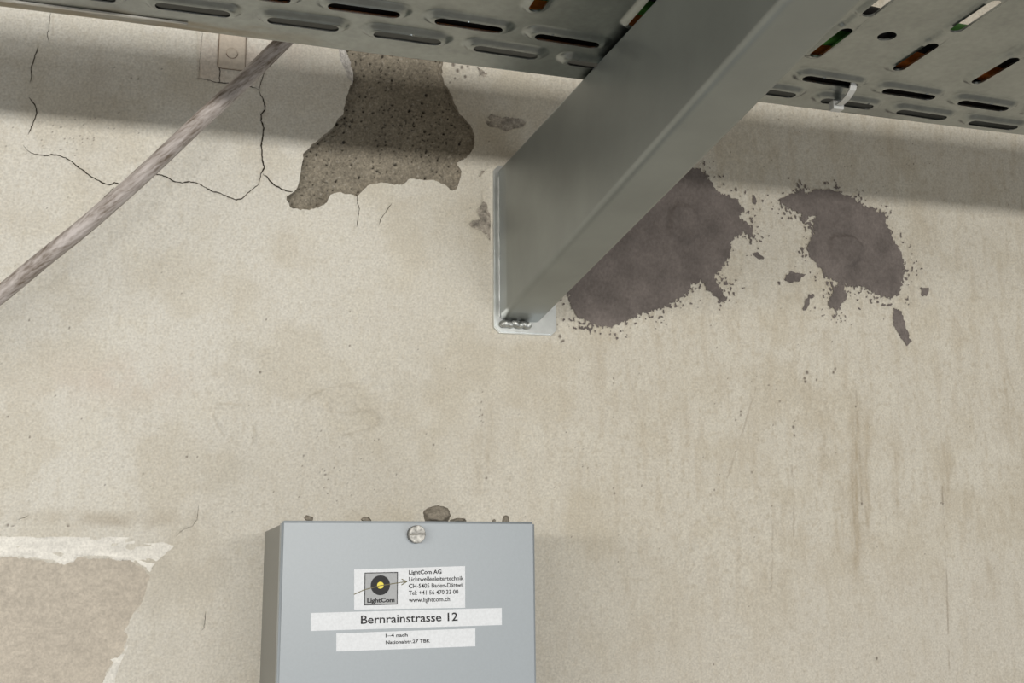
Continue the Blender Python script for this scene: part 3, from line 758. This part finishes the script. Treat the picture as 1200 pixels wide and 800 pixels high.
# stickers and their print
def sticker(name, pts, label):
    bm = bmesh.new()
    A = [bm.verts.new((x, BY - 0.00025, ZC + z)) for x, z in pts]; B = [bm.verts.new((x, BY + 0.0001, ZC + z)) for x, z in pts]
    bm.faces.new(A); bm.faces.new(B[::-1])
    for k in range(4): bm.faces.new((A[k], B[k], B[(k + 1) % 4], A[(k + 1) % 4]))
    return tag(bm_obj(name, bm, PAPER, box), label)
def sub(o, parent):
    o.parent = parent; o.matrix_parent_inverse = Matrix.Identity(4); return o
def print_text(body, x, z, width, cap, tilt, parent, bold=0.0, name='lettering', lift=0.0004, mat=None, shear=0):
    cu = bpy.data.curves.new(name, 'FONT'); cu.body = body; cu.size = 1; cu.offset = bold; cu.resolution_u = 3; cu.shear = shear
    t = bpy.data.objects.new(name + '_src', cu); COL.objects.link(t)
    bpy.context.view_layer.update()
    me = bpy.data.meshes.new_from_object(t.evaluated_get(bpy.context.evaluated_depsgraph_get()))
    bpy.data.objects.remove(t); bpy.data.curves.remove(cu)
    n = len(me.vertices); c = np.empty(n * 3, np.float32); me.vertices.foreach_get('co', c); c = c.reshape(-1, 3)
    xx = (c[:, 0] - c[:, 0].min()) / (c[:, 0].max() - c[:, 0].min()) * width
    zz = c[:, 1] * cap / 0.70
    ct, st = math.cos(tilt), math.sin(tilt)
    out = np.stack([x + xx * ct - zz * st, np.full(n, BY - lift), ZC + z + xx * st + zz * ct], -1)
    me.vertices.foreach_set('co', out.astype(np.float32).ravel()); me.update()
    me.materials.clear()
    return sub(link(name, me, mat or INK), parent)
st1 = sticker('sticker', [(.1039, .0027), (.1717, .0043), (.1717, -.0205), (.1044, -.0205)], 'white company sticker with a square logo and address lines')
st2 = sticker('sticker', [(.0790, -.0220), (.1947, -.0209), (.1947, -.0310), (.0793, -.0322)], 'long white tape with the street name in large letters')
st3 = sticker('sticker', [(.0942, -.0339), (.1780, -.0327), (.1780, -.0432), (.0944, -.0441)], 'short white tape with two lines of small letters')
k = 0.012
print_text('LightCom AG', .1369, -.0004, .0200, .0024, k, st1, 0.022)
print_text('Lichtwellenleitertechnik', .1369, -.0045, .0338, .0025, k, st1, 0.012)
print_text('CH-5405 Baden-Dättwil', .1369, -.0085, .0335, .0025, k, st1, 0.012)
print_text('Tel: +41 56 470 33 00', .1369, -.0125, .0305, .0025, k, st1, 0.012)
print_text('www.lightcom.ch', .1370, -.0167, .0252, .0025, k, st1, 0.012)
print_text('Bernrainstrasse 12', .1085, -.0287, .0585, .0048, 0.013, st2, 0.012)
print_text('1–4 nach', .1233, -.0367, .0132, .0019, 0.012, st3, 0.020)
print_text('Nationalstr.27 TBK', .1234, -.0406, .0268, .0019, 0.012, st3, 0.020)
GREYL = flat_mat('logo_grey', (0.40, 0.41, 0.42), 0.5); YEL = flat_mat('logo_yellow', (0.83, 0.70, 0.10), 0.5); OLV = flat_mat('arrow_olive', (0.15, 0.13, 0.06), 0.5)
def flat_poly(name, pts, lift, mat, parent):
    bm = bmesh.new(); bm.faces.new([bm.verts.new((x, BY - lift, ZC + z)) for x, z in pts])
    return sub(bm_obj(name, bm, mat), parent)
def rect(x0, z0, x1, z1): return [(x0, z0), (x1, z0 + (x1 - x0) * k), (x1, z1 + (x1 - x0) * k), (x0, z1)]
flat_poly('logo_frame', rect(.1102, -.0182, .1302, .0008), .00035, INK, st1)
flat_poly('logo_panel', rect(.1107, -.0177, .1297, .0003), .00040, GREYL, st1)
circ = lambda cx, cz, r, n=40: [(cx + r * math.cos(2 * math.pi * i / n), cz + r * math.sin(2 * math.pi * i / n)) for i in range(n)]
flat_poly('logo_disc', circ(.1197, -.0066, .0058), .00046, INK, st1)
flat_poly('logo_dot', circ(.1197, -.0066, .0020), .00052, YEL, st1)
def stroke(name, pts, wd, lift):
    bm = bmesh.new()
    for a, b in zip(pts, pts[1:]):
        a, b = Vector(a), Vector(b); t = (b - a).normalized(); n = Vector((-t.y, t.x)) * wd / 2
        bm.faces.new([bm.verts.new((q.x, BY - lift, ZC + q.y)) for q in (a + n, a - n, b - n, b + n)])
    return sub(bm_obj(name, bm, OLV), st1)
stroke('arrow', [(.1040, -.0118), (.1100, -.0092), (.1197, -.0068), (.1350, -.0047)], .00045, .00058)
stroke('arrow_tip', [(.1325, -.0032), (.1357, -.0046), (.1324, -.0066)], .00045, .00062)
print_text('LightCom', .1120, -.0166, .0164, .0024, k, st1, 0.035, lift=.00050)

# crumbs of fallen plaster on the box
def crumb(x, y, sx, sy, sz, seed, label, rot=0):
    bm = bmesh.new(); bmesh.ops.create_icosphere(bm, subdivisions=4, radius=1)
    r = np.random.RandomState(seed); D = r.normal(size=(14, 3)); D /= np.linalg.norm(D, axis=1)[:, None]; K = r.uniform(0.6, 1.0, 14)
    for v in bm.verts:
        n = np.array(v.co.normalized()); s = 1.0
        for dd_, kk in zip(D, K):
            q = n @ dd_
            if q * s > kk: s = kk / q
        s += 0.05 * math.sin(n[0] * 17 + seed) * math.sin(n[1] * 15) * math.sin(n[2] * 19 + 1) + 0.06 * (r.rand() - 0.5)
        v.co = Vector((n[0] * s * sx, n[1] * s * sy, n[2] * s * sz))
    zmin = min(v.co.z for v in bm.verts) * 0.75
    for v in bm.verts:
        v.co.z = max(v.co.z, zmin) - zmin
    o = bm_obj('plaster_crumb', bm, CRUMB, None, True)
    o.location = (x, y, BZ1); o.rotation_euler.z = rot
    return tag(o, label, 'debris', 'fallen plaster crumbs on the box')
CRUMB = grain_mat('crumb_mortar', (0.27, 0.24, 0.195), amp=0.3, scale=700, rough=0.95, bump=0.8, bscale=600, bdist=0.001)
fx = lambda px: at(px, 610, 0.13)[0]
crumb(fx(513), -0.128, 0.0092, 0.008, 0.0062, 3, 'largest grey-brown plaster crumb, lying on the box above the thumb screw')
crumb(fx(537), -0.130, 0.0062, 0.005, 0.0018, 9, 'flat crumb just right of the largest crumb on the box')
crumb(fx(593), -0.130, 0.0026, 0.0026, 0.0030, 12, 'small crumb on the box top near its right corner')
crumb(fx(362), -0.130, 0.0030, 0.003, 0.0026, 15, 'small crumb on the box top near its left corner')
crumb(fx(429), -0.130, 0.0036, 0.003, 0.0020, 21, 'low crumb midway between the left corner and the thumb screw')
crumb(fx(578), -0.132, 0.0012, 0.0014, 0.0012, 24, 'tiny crumb just left of the crumb near the right corner')
